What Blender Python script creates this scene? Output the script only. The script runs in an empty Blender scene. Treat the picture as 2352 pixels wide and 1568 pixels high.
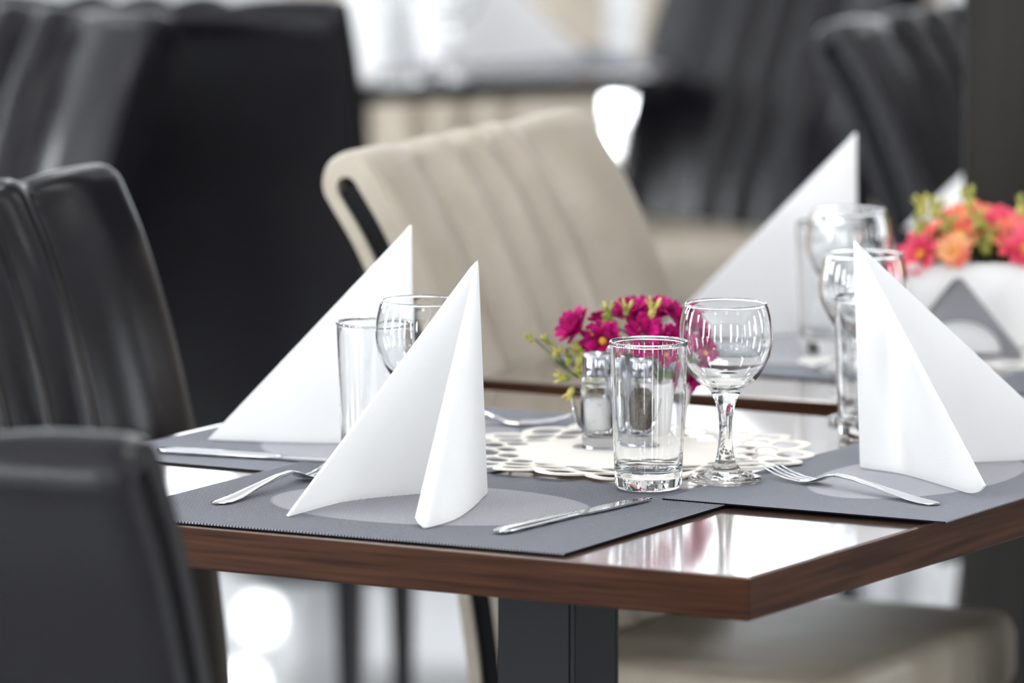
import bpy, bmesh, math, random
from mathutils import Vector, Matrix
random.seed(7)
PI = math.pi
SC = bpy.context.scene
COL = SC.collection

# ------------------------------------------------------------------ camera
F_PX = 17000.0
PITCH = math.atan((784 + 1445) / F_PX)
CAM_Z = 1.75
cam_d = bpy.data.cameras.new('camera')
cam = bpy.data.objects.new('camera', cam_d)
COL.objects.link(cam)
cam.location = (0, 0, CAM_Z)
cam.rotation_euler = (PI / 2 - PITCH, 0, 0)
cam_d.sensor_width = 36
cam_d.lens = 36 * F_PX / 2352
cam_d.clip_start = 0.1
cam_d.clip_end = 100
cam_d.dof.use_dof = True
cam_d.dof.focus_distance = 6.58
cam_d.dof.aperture_fstop = 4.0
cam_d.dof.aperture_blades = 9
SC.camera = cam

# ------------------------------------------------------------------ world, exposure
w = bpy.data.worlds.new('world')
SC.world = w
w.use_nodes = True
w.node_tree.nodes['Background'].inputs[0].default_value = (0.85, 0.92, 1, 1)
w.node_tree.nodes['Background'].inputs[1].default_value = 0.6
SC.view_settings.view_transform = 'Standard'
SC.view_settings.look = 'None'
SC.view_settings.gamma = 1
SC.view_settings.use_curve_mapping = False
SC.view_settings.exposure = 0.1
SC.cycles.use_denoising = True
SC.cycles.max_bounces = 14
SC.cycles.transmission_bounces = 14
SC.cycles.glossy_bounces = 6
SC.cycles.sample_clamp_indirect = 12

WIN_BACK, WIN_LEFT, REAR_FILL, WIN_RIGHT, PANEL = 3.4, 44.0, 15.0, 15.0, 13.0


def at(px, py, z):
    """world point where the sight line through a pixel of the photo meets height z"""
    u, v = (px - 1176) / F_PX, (784 - py) / F_PX
    d = Vector((u, math.cos(PITCH) + v * math.sin(PITCH), -math.sin(PITCH) + v * math.cos(PITCH)))
    t = (z - CAM_Z) / d.z
    return Vector((d.x * t, d.y * t, z))


# ------------------------------------------------------------------ materials
def mat(name, col, rough=0.5, metal=0.0, spec=0.5, trans=0.0, ior=1.5, coat=0.0, sheen=0.0, sub=0.0, emit=None, estr=0.0):
    m = bpy.data.materials.new(name)
    m.use_nodes = True
    b = m.node_tree.nodes['Principled BSDF']
    b.inputs['Base Color'].default_value = (*col, 1)
    b.inputs['Roughness'].default_value = rough
    b.inputs['Metallic'].default_value = metal
    b.inputs['Specular IOR Level'].default_value = spec
    b.inputs['Transmission Weight'].default_value = trans
    b.inputs['IOR'].default_value = ior
    b.inputs['Coat Weight'].default_value = coat
    b.inputs['Sheen Weight'].default_value = sheen
    if sub:
        b.inputs['Subsurface Weight'].default_value = sub
        b.inputs['Subsurface Radius'].default_value = (0.01, 0.01, 0.01)
    if emit:
        b.inputs['Emission Color'].default_value = (*emit, 1)
        b.inputs['Emission Strength'].default_value = estr
    return m


def nodes(m):
    return m.node_tree.nodes, m.node_tree.links, m.node_tree.nodes['Principled BSDF']


def noise_mix(m, c1, c2, scale=(1, 1, 1), nscale=5, detail=6, lo=0.35, hi=0.65, coord='Object'):
    N, L, b = nodes(m)
    tc = N.new('ShaderNodeTexCoord')
    mp = N.new('ShaderNodeMapping')
    mp.inputs['Scale'].default_value = scale
    nz = N.new('ShaderNodeTexNoise')
    nz.inputs['Scale'].default_value = nscale
    nz.inputs['Detail'].default_value = detail
    rp = N.new('ShaderNodeValToRGB')
    rp.color_ramp.elements[0].position = lo
    rp.color_ramp.elements[0].color = (*c1, 1)
    rp.color_ramp.elements[1].position = hi
    rp.color_ramp.elements[1].color = (*c2, 1)
    L.new(tc.outputs[coord], mp.inputs[0])
    L.new(mp.outputs[0], nz.inputs[0])
    L.new(nz.outputs[0], rp.inputs[0])
    L.new(rp.outputs[0], b.inputs['Base Color'])
    return nz


def bump(m, scale, strength, dist=0.001, kind='noise', mscale=(1, 1, 1)):
    N, L, b = nodes(m)
    tc = N.new('ShaderNodeTexCoord')
    mp = N.new('ShaderNodeMapping')
    mp.inputs['Scale'].default_value = mscale
    if kind == 'noise':
        t = N.new('ShaderNodeTexNoise')
        t.inputs['Scale'].default_value = scale
        t.inputs['Detail'].default_value = 4
    else:
        t = N.new('ShaderNodeTexVoronoi')
        t.inputs['Scale'].default_value = scale
    bp = N.new('ShaderNodeBump')
    bp.inputs['Strength'].default_value = strength
    bp.inputs['Distance'].default_value = dist
    L.new(tc.outputs['Object'], mp.inputs[0])
    L.new(mp.outputs[0], t.inputs[0])
    L.new(t.outputs[0], bp.inputs['Height'])
    L.new(bp.outputs[0], b.inputs['Normal'])


M = {}
M['wood_edge'] = mat('walnut_edge', (0.06, 0.025, 0.014), 0.45, spec=0.08)
noise_mix(M['wood_edge'], (0.021, 0.0075, 0.0038), (0.062, 0.0245, 0.012), (2.2, 2.2, 60), 3.0, 8, 0.32, 0.72)
M['wood_top'] = mat('walnut_top', (0.10, 0.06, 0.045), 0.17, spec=1.0, coat=1.0)
M['wood_top'].node_tree.nodes['Principled BSDF'].inputs['Coat Roughness'].default_value = 0.10
noise_mix(M['wood_top'], (0.075, 0.042, 0.03), (0.14, 0.085, 0.06), (3, 45, 1), 3.0, 8, 0.3, 0.7)
M['black_metal'] = mat('black_powder_coat', (0.008, 0.009, 0.011), 0.45, spec=0.15)
bump(M['black_metal'], 900, 0.15, 0.0005)
M['leather'] = mat('black_leather', (0.0052, 0.0044, 0.0068), 0.24, spec=0.26)
bump(M['leather'], 420, 0.12, 0.0006)
M['cream'] = mat('cream_leather', (0.60, 0.53, 0.43), 0.42)
noise_mix(M['cream'], (0.365, 0.318, 0.252), (0.42, 0.368, 0.298), (1, 1, 1), 14, 3)
bump(M['cream'], 420, 0.10, 0.0006)
M['frame_black'] = mat('chair_frame_black', (0.005, 0.005, 0.006), 0.6, spec=0.1)
M['napkin'] = mat('white_paper_napkin', (0.90, 0.90, 0.905), 0.75, spec=0.25, sheen=0.1)
bump(M['napkin'], 620, 0.25, 0.0006, 'voronoi')


def napkin_light():
    """thin tissue lets part of the light through"""
    N, L, b = nodes(M['napkin'])
    out = [n for n in N if n.type == 'OUTPUT_MATERIAL'][0]
    tr = N.new('ShaderNodeBsdfTranslucent')
    tr.inputs['Color'].default_value = (0.93, 0.93, 0.92, 1)
    mx = N.new('ShaderNodeMixShader')
    mx.inputs[0].default_value = 0.42
    L.new(b.outputs[0], mx.inputs[1])
    L.new(tr.outputs[0], mx.inputs[2])
    L.new(mx.outputs[0], out.inputs['Surface'])


napkin_light()
M['glass'] = mat('clear_glass', (0.985, 0.995, 1.0), 0.0, trans=1.0, ior=1.5)
M['steel'] = mat('polished_steel', (0.72, 0.72, 0.74), 0.14, metal=1.0)
M['chrome'] = mat('chrome', (0.80, 0.80, 0.83), 0.07, metal=1.0)
M['dark_chrome'] = mat('dulled_chrome', (0.42, 0.42, 0.45), 0.10, metal=1.0)
M['brushed'] = mat('brushed_steel', (0.27, 0.265, 0.285), 0.30, metal=1.0)
M['doily'] = mat('cream_felt_doily', (0.80, 0.765, 0.70), 0.7, spec=0.2)
bump(M['doily'], 900, 0.12, 0.0004)
M['white_lace'] = mat('white_lace', (0.82, 0.81, 0.78), 0.7)
M['white_ceramic'] = mat('white_ceramic', (0.84, 0.83, 0.82), 0.3)
M['salt'] = mat('salt_grains', (0.9, 0.89, 0.86), 0.8)
noise_mix(M['salt'], (0.55, 0.42, 0.24), (0.95, 0.945, 0.93), (1, 1, 1), 90, 3, 0.34, 0.40)
M['pepper'] = mat('ground_pepper', (0.11, 0.07, 0.045), 0.9)
noise_mix(M['pepper'], (0.05, 0.03, 0.02), (0.22, 0.15, 0.10), (1, 1, 1), 420, 3)
M['magenta'] = mat('magenta_petal', (0.62, 0.004, 0.16), 0.7, spec=0.2)
noise_mix(M['magenta'], (0.26, 0.001, 0.075), (0.52, 0.004, 0.17), (1, 1, 1), 60, 2)
M['coral'] = mat('coral_petal', (0.85, 0.12, 0.10), 0.6)
noise_mix(M['coral'], (0.80, 0.05, 0.10), (0.92, 0.30, 0.16), (1, 1, 1), 45, 2)
M['orange'] = mat('orange_petal', (0.9, 0.30, 0.10), 0.6)
noise_mix(M['orange'], (0.82, 0.16, 0.10), (0.95, 0.48, 0.22), (1, 1, 1), 45, 2)
M['pink'] = mat('pink_petal', (0.85, 0.05, 0.14), 0.6)
noise_mix(M['pink'], (0.72, 0.02, 0.09), (0.92, 0.14, 0.22), (1, 1, 1), 45, 2)
M['pollen'] = mat('yellow_centre', (0.75, 0.42, 0.03), 0.8)
M['bud'] = mat('yellow_green_bud', (0.52, 0.50, 0.10), 0.6)
noise_mix(M['bud'], (0.20, 0.24, 0.035), (0.60, 0.52, 0.13), (1, 1, 1), 80, 2)
M['stem'] = mat('green_stem', (0.06, 0.12, 0.025), 0.6)
noise_mix(M['stem'], (0.03, 0.07, 0.012), (0.14, 0.20, 0.05), (1, 1, 1), 60, 2)
M['soil'] = mat('dark_moss', (0.03, 0.035, 0.012), 0.9)
M['wall'] = mat('white_plaster', (0.80, 0.80, 0.79), 0.9)
bump(M['wall'], 60, 0.05, 0.002)
M['ceiling'] = mat('ceiling_white', (0.86, 0.86, 0.86), 0.9)
M['wall_dark'] = mat('dark_wall_panelling', (0.10, 0.085, 0.075), 0.6)
noise_mix(M['wall_dark'], (0.07, 0.058, 0.05), (0.13, 0.11, 0.095), (1, 1, 0.2), 6, 4)
M['frame_grey'] = mat('window_frame_grey', (0.18, 0.18, 0.19), 0.5)
M['panel'] = mat('ceiling_lamp_diffuser', (0.9, 0.9, 0.9), 0.5, emit=(1.0, 0.98, 0.95), estr=PANEL)
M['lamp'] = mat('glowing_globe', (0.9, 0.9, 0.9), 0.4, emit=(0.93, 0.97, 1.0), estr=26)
M['pillar'] = mat('dark_pillar', (0.012, 0.0115, 0.011), 0.45, spec=0.12)
noise_mix(M['pillar'], (0.008, 0.0075, 0.007), (0.020, 0.017, 0.014), (8, 8, 0.6), 2, 4)
for k, v in (('day_back', WIN_BACK), ('day_left', WIN_LEFT), ('rear_fill', REAR_FILL), ('day_right', WIN_RIGHT)):
    M[k] = mat('window_' + k, (0.8, 0.85, 0.9), 0.3, emit=(0.93, 0.97, 1.0), estr=v)

M['floor'] = mat('pale_grey_tile', (0.52, 0.53, 0.55), 0.025, spec=0.5)


def floor_tiles():
    N, L, b = nodes(M['floor'])
    tc = N.new('ShaderNodeTexCoord')
    br = N.new('ShaderNodeTexBrick')
    br.offset = 0
    br.inputs['Scale'].default_value = 1.0
    br.inputs['Brick Width'].default_value = 0.6
    br.inputs['Row Height'].default_value = 0.6
    br.inputs['Mortar Size'].default_value = 0.003
    br.inputs['Color1'].default_value = (0.52, 0.53, 0.55, 1)
    br.inputs['Color2'].default_value = (0.50, 0.51, 0.53, 1)
    br.inputs['Mortar'].default_value = (0.3, 0.3, 0.31, 1)
    L.new(tc.outputs['Object'], br.inputs['Vector'])
    L.new(br.outputs['Color'], b.inputs['Base Color'])


floor_tiles()

M['mat'] = mat('woven_vinyl', (0.1, 0.1, 0.1), 0.6, spec=0.03)


def mat_weave():
    """ribs along local y every 1.9 mm, and a paler oval woven into the middle"""
    N, L, b = nodes(M['mat'])
    tc = N.new('ShaderNodeTexCoord')
    sp = N.new('ShaderNodeSeparateXYZ')
    L.new(tc.outputs['Object'], sp.inputs[0])

    def mth(op, a, bb=None):
        n = N.new('ShaderNodeMath')
        n.operation = op
        for i, q in enumerate((a, bb)):
            if q is None:
                continue
            if isinstance(q, (int, float)):
                n.inputs[i].default_value = q
            else:
                L.new(q, n.inputs[i])
        return n.outputs[0]
    x, y = sp.outputs[0], sp.outputs[1]
    s = mth('SINE', mth('MULTIPLY', mth('ADD', x, 0.232 - 0.0008), 2 * PI / 0.0032))
    rib = mth('MULTIPLY_ADD', s, 0.5)
    rib.node.inputs[2].default_value = 0.5
    ribm = N.new('ShaderNodeMapRange')
    ribm.inputs['From Min'].default_value = 0.38
    ribm.inputs['From Max'].default_value = 0.70
    L.new(rib, ribm.inputs['Value'])
    e = mth('ADD', mth('POWER', mth('DIVIDE', x, 0.150), 2), mth('POWER', mth('DIVIDE', y, 0.098), 2))
    ov = N.new('ShaderNodeMapRange')
    ov.inputs['From Min'].default_value = 1.03
    ov.inputs['From Max'].default_value = 0.97
    L.new(e, ov.inputs['Value'])
    nz = N.new('ShaderNodeTexNoise')
    nz.inputs['Scale'].default_value = 700
    L.new(tc.outputs['Object'], nz.inputs[0])

    def mix(f, c1, c2):
        n = N.new('ShaderNodeMix')
        n.data_type = 'RGBA'
        L.new(f, n.inputs[0])
        for i, c in ((6, c1), (7, c2)):
            if isinstance(c, tuple):
                n.inputs[i].default_value = (*c, 1)
            else:
                L.new(c, n.inputs[i])
        return n.outputs[2]
    base = mix(ribm.outputs[0], (0.006, 0.006, 0.011), (0.34, 0.35, 0.39))
    oval = mix(ribm.outputs[0], (0.13, 0.13, 0.145), (0.52, 0.52, 0.55))
    c = mix(ov.outputs[0], base, oval)
    L.new(c, b.inputs['Base Color'])
    h = mth('ADD', ribm.outputs[0], mth('MULTIPLY', nz.outputs[0], 0.25))
    bp = N.new('ShaderNodeBump')
    bp.inputs['Strength'].default_value = 0.15
    bp.inputs['Distance'].default_value = 0.0002
    L.new(h, bp.inputs['Height'])
    L.new(bp.outputs[0], b.inputs['Normal'])


mat_weave()


# ------------------------------------------------------------------ mesh helpers
def obj(name, bm, m, parent=None, smooth=True, loc=None, rotz=0.0, angle=40):
    bmesh.ops.recalc_face_normals(bm, faces=bm.faces)
    me = bpy.data.meshes.new(name)
    bm.to_mesh(me)
    bm.free()
    for mm in (m if isinstance(m, (list, tuple)) else [m]):
        me.materials.append(mm)
    if smooth:
        me.shade_smooth()
        if angle:
            me.set_sharp_from_angle(angle=math.radians(angle))
    o = bpy.data.objects.new(name, me)
    COL.objects.link(o)
    if parent:
        o.parent = parent
    if loc is not None:
        o.location = loc
    o.rotation_euler = (0, 0, rotz)
    return o


def thing(name, label, cat, loc=(0, 0, 0), rotz=0.0, group=None):
    o = bpy.data.objects.new(name, None)
    COL.objects.link(o)
    o.empty_display_size = 0.1
    o.location = loc
    o.rotation_euler = (0, 0, rotz)
    return tag(o, label, cat, group)


def tag(o, label, cat, group=None):
    o['label'] = label
    o['category'] = cat
    if group:
        o['group'] = group
    return o


def struct(o):
    o['kind'] = 'structure'
    return o


def dup(root, loc, rotz, label, group=None):
    r = root.copy()
    COL.objects.link(r)
    r.location = loc
    r.rotation_euler = (0, 0, rotz)
    r['label'] = label
    if group:
        r['group'] = group
    for ch in list(root.children):
        c = ch.copy()
        COL.objects.link(c)
        c.parent = r
        for g in list(ch.children):
            d = g.copy()
            COL.objects.link(d)
            d.parent = c
    return r


def box(bm, x0, x1, y0, y1, z0, z1, r=0.0, seg=2, mi=0):
    vs = [bm.verts.new((x, y, z)) for z in (z0, z1) for y in (y0, y1) for x in (x0, x1)]
    fs = [bm.faces.new([vs[i] for i in q]) for q in
          ((0, 2, 3, 1), (4, 5, 7, 6), (0, 1, 5, 4), (1, 3, 7, 5), (3, 2, 6, 7), (2, 0, 4, 6))]
    for f in fs:
        f.material_index = mi
    if r:
        es = list({e for f in fs for e in f.edges})
        bmesh.ops.bevel(bm, geom=es, offset=r, segments=seg, profile=0.5, affect='EDGES')
    return vs


def lathe(bm, prof, seg=48, close=True, M4=None, mi=0):
    """prof: (r, z) list; a zero radius makes a pole"""
    rings = []
    for r, z in prof:
        if r < 1e-6:
            rings.append([bm.verts.new((0, 0, z))])
        else:
            rings.append([bm.verts.new((r * math.cos(2 * PI * i / seg), r * math.sin(2 * PI * i / seg), z)) for i in range(seg)])
    for a, b in zip(rings, rings[1:]):
        for i in range(seg):
            j = (i + 1) % seg
            if len(a) == 1 and len(b) == 1:
                continue
            if len(a) == 1:
                f = bm.faces.new((a[0], b[i], b[j]))
            elif len(b) == 1:
                f = bm.faces.new((a[i], a[j], b[0]))
            else:
                f = bm.faces.new((a[i], a[j], b[j], b[i]))
            f.material_index = mi
    if M4 is not None:
        bmesh.ops.transform(bm, matrix=M4, verts=[v for r in rings for v in r])
    return rings


def spline(pts, n):
    """Catmull-Rom through a list of tuples"""
    P = [Vector(p) for p in pts]
    P = [2 * P[0] - P[1]] + P + [2 * P[-1] - P[-2]]
    out = []
    for i in range(1, len(P) - 2):
        for k in range(n):
            t = k / n
            a, b, c, d = P[i - 1], P[i], P[i + 1], P[i + 2]
            out.append(0.5 * ((2 * b) + (c - a) * t + (2 * a - 5 * b + 4 * c - d) * t * t + (3 * b - a - 3 * c + d) * t ** 3))
    out.append(P[-2].copy())
    return out


def tube(bm, pts, rad, seg=8, mi=0):
    pts = [Vector(p) for p in pts]
    rings = []
    up = Vector((0.13, 0.21, 0.97))
    for i, p in enumerate(pts):
        t = (pts[min(i + 1, len(pts) - 1)] - pts[max(i - 1, 0)]).normalized()
        x = t.cross(up)
        if x.length < 1e-3:
            x = t.cross(Vector((1, 0, 0)))
        x.normalize()
        y = x.cross(t)
        r = rad[i] if isinstance(rad, (list, tuple)) else rad
        rings.append([bm.verts.new(p + (x * math.cos(2 * PI * k / seg) + y * math.sin(2 * PI * k / seg)) * r) for k in range(seg)])
    for a, b in zip(rings, rings[1:]):
        for k in range(seg):
            bm.faces.new((a[k], a[(k + 1) % seg], b[(k + 1) % seg], b[k])).material_index = mi
    bm.faces.new(rings[0][::-1]).material_index = mi
    bm.faces.new(rings[-1]).material_index = mi


def loft(bm, rings, cap=True, mi=0):
    R = [[bm.verts.new(p) for p in r] for r in rings]
    n = len(R[0])
    for a, b in zip(R, R[1:]):
        for k in range(n):
            bm.faces.new((a[k], a[(k + 1) % n], b[(k + 1) % n], b[k])).material_index = mi
    if cap:
        bm.faces.new(R[0][::-1]).material_index = mi
        bm.faces.new(R[-1]).material_index = mi


# ------------------------------------------------------------------ room shell
X0, X1, Y0, Y1, ZC = -7.0, 7.5, -2.6, 20.6, 3.6
bm = bmesh.new()
box(bm, X0 - 0.2, X1 + 0.2, Y0 - 0.2, Y1 + 0.2, -0.1, 0)
struct(obj('floor', bm, M['floor'], smooth=False))
bm = bmesh.new()
box(bm, X0 - 0.2, X1 + 0.2, Y0 - 0.2, Y1 + 0.2, ZC, ZC + 0.1)
struct(obj('ceiling', bm, M['ceiling'], smooth=False))


def wall(name, axis, pos, out, a0, a1, z0, z1, spans, wm='wall'):
    """a wall with window openings between z0 and z1 at the given spans along it"""
    bm = bmesh.new()

    def b(a, bb, c, d):
        lo, hi = sorted((pos, pos + out))
        if axis == 'y':
            box(bm, a, bb, lo, hi, c, d)
        else:
            box(bm, lo, hi, a, bb, c, d)
    b(a0, a1, 0, z0)
    b(a0, a1, z1, ZC)
    p = a0
    for s, e in spans:
        b(p, s, z0, z1)
        p = e
    b(p, a1, z0, z1)
    return struct(obj(name, bm, M[wm], smooth=False))


WN = [0]


def window(axis, pos, out, s, e, z0, z1, dm, nm=3):
    WN[0] += 1
    root = bpy.data.objects.new('window_%d' % WN[0], None)
    COL.objects.link(root)
    root['kind'] = 'structure'
    fr, pane = bmesh.new(), bmesh.new()

    def b(B, a, bb, o0, o1, c, d):
        lo, hi = sorted((pos + out * o0, pos + out * o1))
        if axis == 'y':
            box(B, a, bb, lo, hi, c, d)
        else:
            box(B, lo, hi, a, bb, c, d)
    t = 0.05
    b(fr, s, e, 0.2, 0.7, z0, z0 + t)
    b(fr, s, e, 0.2, 0.7, z1 - t, z1)
    for k in range(nm + 1):
        c = s + (e - s - t) * k / nm
        b(fr, c, c + t, 0.2, 0.7, z0 + t, z1 - t)
    b(pane, s + 0.01, e - 0.01, 0.42, 0.48, z0 + 0.01, z1 - 0.01)
    f = obj('window_frame', fr, M['frame_grey'], root, smooth=False)
    p = obj('window_pane', pane, M[dm], root, smooth=False)
    return root


back = [(-6.4, -3.4), (-3.1, -0.1), (0.2, 3.2), (3.5, 6.9)]
wall('wall_back', 'y', Y1, 0.2, X0 - 0.2, X1 + 0.2, 1.95, 3.45, back)
for s, e in back:
    window('y', Y1, 0.2, s, e, 1.95, 3.45, 'day_back', 3)
left = [(-1.2, -0.5), (1.9, 2.6), (5.0, 5.7), (8.1, 8.8), (11.2, 11.9), (14.3, 15.0)]
wall('wall_left', 'x', X0, -0.2, Y0, Y1, 0.6, 3.2, left, 'wall_dark')
for s, e in left:
    window('x', X0, -0.2, s, e, 0.6, 3.2, 'day_left', 1)
rear = [(-5.4, -4.6), (-2.6, -1.8), (1.6, 2.4), (4.6, 5.4)]  # unseen windows added behind the camera, glowing as front fill for the napkins
wall('wall_front', 'y', Y0, -0.2, X0 - 0.2, X1 + 0.2, 0.9, 3.2, rear, 'wall_dark')
for s, e in rear:
    window('y', Y0, -0.2, s, e, 0.9, 3.2, 'rear_fill', 1)
right = [(-0.6, 0.0), (2.2, 2.8), (5.0, 5.6), (7.8, 8.4), (10.6, 11.2)]
wall('wall_right', 'x', X1, 0.2, Y0, Y1, 0.9, 3.0, right, 'wall_dark')
for s, e in right:
    window('x', X1, 0.2, s, e, 0.9, 3.0, 'day_right', 1)

# recessed square ceiling lamps
first = None
rows = ['nearest the camera', 'second from the camera', 'third from the camera', 'fourth from the camera', 'farthest from the camera']
cols = ['left', 'middle', 'right']
for i, yy in enumerate((2.2, 5.0, 7.8, 10.6, 13.4)):
    for j, xx in enumerate((-2.6, 0.2, 3.0)):
        lab = 'square white recessed ceiling lamp, %s row, %s one in its row' % (rows[i], cols[j])
        if first is None:
            first = thing('ceiling_lamp', lab, 'lamp', (xx, yy, ZC), 0, 'recessed ceiling lamps')
            bm = bmesh.new()
            for a, b_, c, d in ((-.33, .33, -.33, -.30), (-.33, .33, .30, .33), (-.33, -.30, -.30, .30), (.30, .33, -.30, .30)):
                box(bm, a, b_, c, d, -0.03, 0)
            obj('trim_frame', bm, M['brushed'], first, smooth=False)
            bm = bmesh.new()
            box(bm, -.30, .30, -.30, .30, -0.02, 0)
            obj('diffuser', bm, M['panel'], first, smooth=False)
        else:
            dup(first, (xx, yy, ZC), 0, lab)

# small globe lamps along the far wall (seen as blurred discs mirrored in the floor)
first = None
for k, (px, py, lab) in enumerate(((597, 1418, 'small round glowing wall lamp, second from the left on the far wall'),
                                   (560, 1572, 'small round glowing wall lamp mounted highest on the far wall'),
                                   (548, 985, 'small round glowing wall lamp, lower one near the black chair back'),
                                   (1405, 235, 'small round globe added low on the far wall to make a blurred bright spot, left one of the pair'),
                                   (1442, 318, 'small round globe added low on the far wall to make a blurred bright spot, right one of the pair'))):  # last two globes are added low, only for the bright blurred spots
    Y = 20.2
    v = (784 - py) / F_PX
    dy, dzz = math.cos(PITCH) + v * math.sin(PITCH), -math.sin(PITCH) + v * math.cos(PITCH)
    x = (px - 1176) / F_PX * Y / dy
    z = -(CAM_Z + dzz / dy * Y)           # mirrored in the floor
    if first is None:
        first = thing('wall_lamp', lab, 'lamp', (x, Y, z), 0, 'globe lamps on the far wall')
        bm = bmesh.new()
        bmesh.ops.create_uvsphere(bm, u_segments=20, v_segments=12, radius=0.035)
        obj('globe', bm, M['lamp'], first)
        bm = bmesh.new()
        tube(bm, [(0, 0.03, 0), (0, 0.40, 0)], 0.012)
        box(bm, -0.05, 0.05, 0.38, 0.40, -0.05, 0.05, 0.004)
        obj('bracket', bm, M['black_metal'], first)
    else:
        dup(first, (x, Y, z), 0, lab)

# ------------------------------------------------------------------ tables
TZ = 0.75


def table(name, label, corner, yaw, W, D, group=None, thick=0.038, em='wood_edge'):
    """corner = near right corner at the top; local x runs to the right along the near edge, y away"""
    th = math.radians(yaw)
    a = Vector((math.cos(th), math.sin(th), 0))
    b = Vector((-math.sin(th), math.cos(th), 0))
    c = Vector((corner[0], corner[1], 0)) - a * W / 2 + b * D / 2
    t = thing(name, label, 'table', (c.x, c.y, 0), th, group)
    bm = bmesh.new()
    box(bm, -W / 2, W / 2, -D / 2, D / 2, TZ - thick, TZ - 0.0003, 0.0024, 3, 0)
    bm.normal_update()
    for f in bm.faces:
        if f.normal.z > 0.45:
            f.material_index = 1
    obj('tabletop', bm, [M[em], M['wood_top']], t, smooth=False)
    bm = bmesh.new()
    s = 0.041
    # four-sided post built of two folded channels, a narrow groove at the seam
    for k in range(4):
        q = bmesh.new()
        box(q, -s, s - 0.006, -s, -s + 0.006, 0.012, TZ - 0.048, 0.0012, 1)
        bmesh.ops.rotate(q, verts=q.verts, cent=(0, 0, 0), matrix=Matrix.Rotation(k * PI / 2, 3, 'Z'))
        me = bpy.data.meshes.new('tmp')
        q.to_mesh(me)
        q.free()
        bm.from_mesh(me)
        bpy.data.meshes.remove(me)
    box(bm, -s + 0.005, s - 0.005, -s + 0.005, s - 0.005, 0.012, TZ - 0.048)
    obj('post', bm, M['black_metal'], t, smooth=False)
    bm = bmesh.new()
    box(bm, -0.19, 0.19, -0.19, 0.19, TZ - thick - 0.010, TZ - thick, 0.002, 1)
    obj('mounting_plate', bm, M['black_metal'], t, smooth=False)
    bm = bmesh.new()
    box(bm, -0.16, 0.16, -0.16, 0.16, 0.0, 0.012, 0.003, 1)
    obj('base_plate', bm, M['black_metal'], t, smooth=False)
    return t, a, b, c


NR = at(1720, 1325, TZ)
YAW1 = -30.0
T1, A1, B1, C1 = table('dining_table', 'brown wooden dining table in the foreground with white napkins and glasses', NR, YAW1, 0.87, 0.885)
YAW2 = -27.0
a2 = Vector((math.cos(math.radians(YAW2)), math.sin(math.radians(YAW2)), 0))
NL2 = at(1103, 868, TZ)
T2, A2, B2, C2 = table('dining_table', 'second wooden dining table just behind the foreground one, carrying the flower planter', NL2 + a2 * 0.93, YAW2, 0.93, 0.88)
NL3 = Vector((0.45, 8.43, 0))
T3, A3, B3, C3 = table('dining_table', 'third wooden dining table half hidden by the dark pillar', NL3 + a2 * 0.87, YAW2, 0.87, 0.88)
T4, A4, B4, C4 = table('dining_table', 'blurred dining table far back at the top of the view, set with tall white napkins', at(1550, 172, TZ), 18.0, 0.78, 0.80, None, 0.028, 'black_metal')

# ------------------------------------------------------------------ place mats
first_mat = None


def placemat(center, yaw, label):
    global first_mat
    if first_mat is None:
        bm = bmesh.new()
        nrib, per = 145, 0.0032
        prof = [(-0.232, 0.0)]
        for i in range(nrib):
            x0 = -0.232 + i * per
            for q, h in ((0.0, 0.0), (0.12, 0.55), (0.32, 0.92), (0.5, 1.0), (0.68, 0.92), (0.88, 0.55)):
                prof.append((x0 + q * per, 0.0005 + 0.0009 * h))
        prof += [(0.232, 0.0006), (0.232, 0.0)]
        loft(bm, [[Vector((x, y, z)) for x, z in prof] for y in (-0.166, 0.166)])
        first_mat = tag(obj('placemat', bm, M['mat'], None, smooth=True, angle=80), label, 'placemat', 'woven grey place mats')
        o = first_mat
    else:
        o = dup(first_mat, (0, 0, 0), 0, label)
    o.location = center
    o.rotation_euler = (0, 0, math.radians(yaw))
    return o


LIFT = 0.0008
MZ = TZ + 0.0033          # top of the front mat, whose corner lies on the left one
e0, e1 = at(1291, 1281, TZ), at(1690, 1160, TZ)
fy = math.atan2(e1.y - e0.y, e1.x - e0.x)
av, bv_ = Vector((math.sin(fy), -math.cos(fy), 0)), Vector((math.cos(fy), math.sin(fy), 0))
fc = e0 - av * 0.232 + bv_ * 0.192
fm = placemat(Vector((fc.x, fc.y, TZ + 0.0019)), math.degrees(fy) - 90, 'striped grey place mat under the front napkin, at the near table edge')
fm.scale = (1, 1.13, 1)
cr = at(2160, 1210, TZ)
pr = cr - A1 * 0.140 + B1 * 0.232
rm = placemat(Vector((pr.x, pr.y, TZ + 0.0034)), 90 + YAW1 + 1, 'grey place mat at the right table edge, its corner poking over the edge')
rm.scale = (1, 0.843, 1)
cl = at(327, 1036, TZ)
pl = cl + A1 * 0.166 + B1 * 0.175
pl_ob = placemat(Vector((pl.x, pl.y, TZ + 0.0004)), 90 + YAW1, 'grey place mat at the far left of the foreground table, below the leftmost napkin')
pm2 = at(1690, 810, TZ)
placemat(Vector((pm2.x + 0.085, pm2.y + 0.045, TZ + 0.0004)), 90 + YAW2, 'grey place mat under the tall napkin on the second table')
pm3 = at(2420, 868, TZ)
placemat(Vector((pm3.x + 0.19, pm3.y - 0.03, TZ + 0.0004)), YAW2, 'grey place mat at the near edge of the second table, below the planter')
pm4 = at(1110, 145, TZ)
placemat(Vector((pm4.x, pm4.y + 0.0, TZ + 0.0004)), 18, 'blurred grey place mat on the far table at the top of the view')
pm5 = at(1460, 148, TZ)


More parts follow.
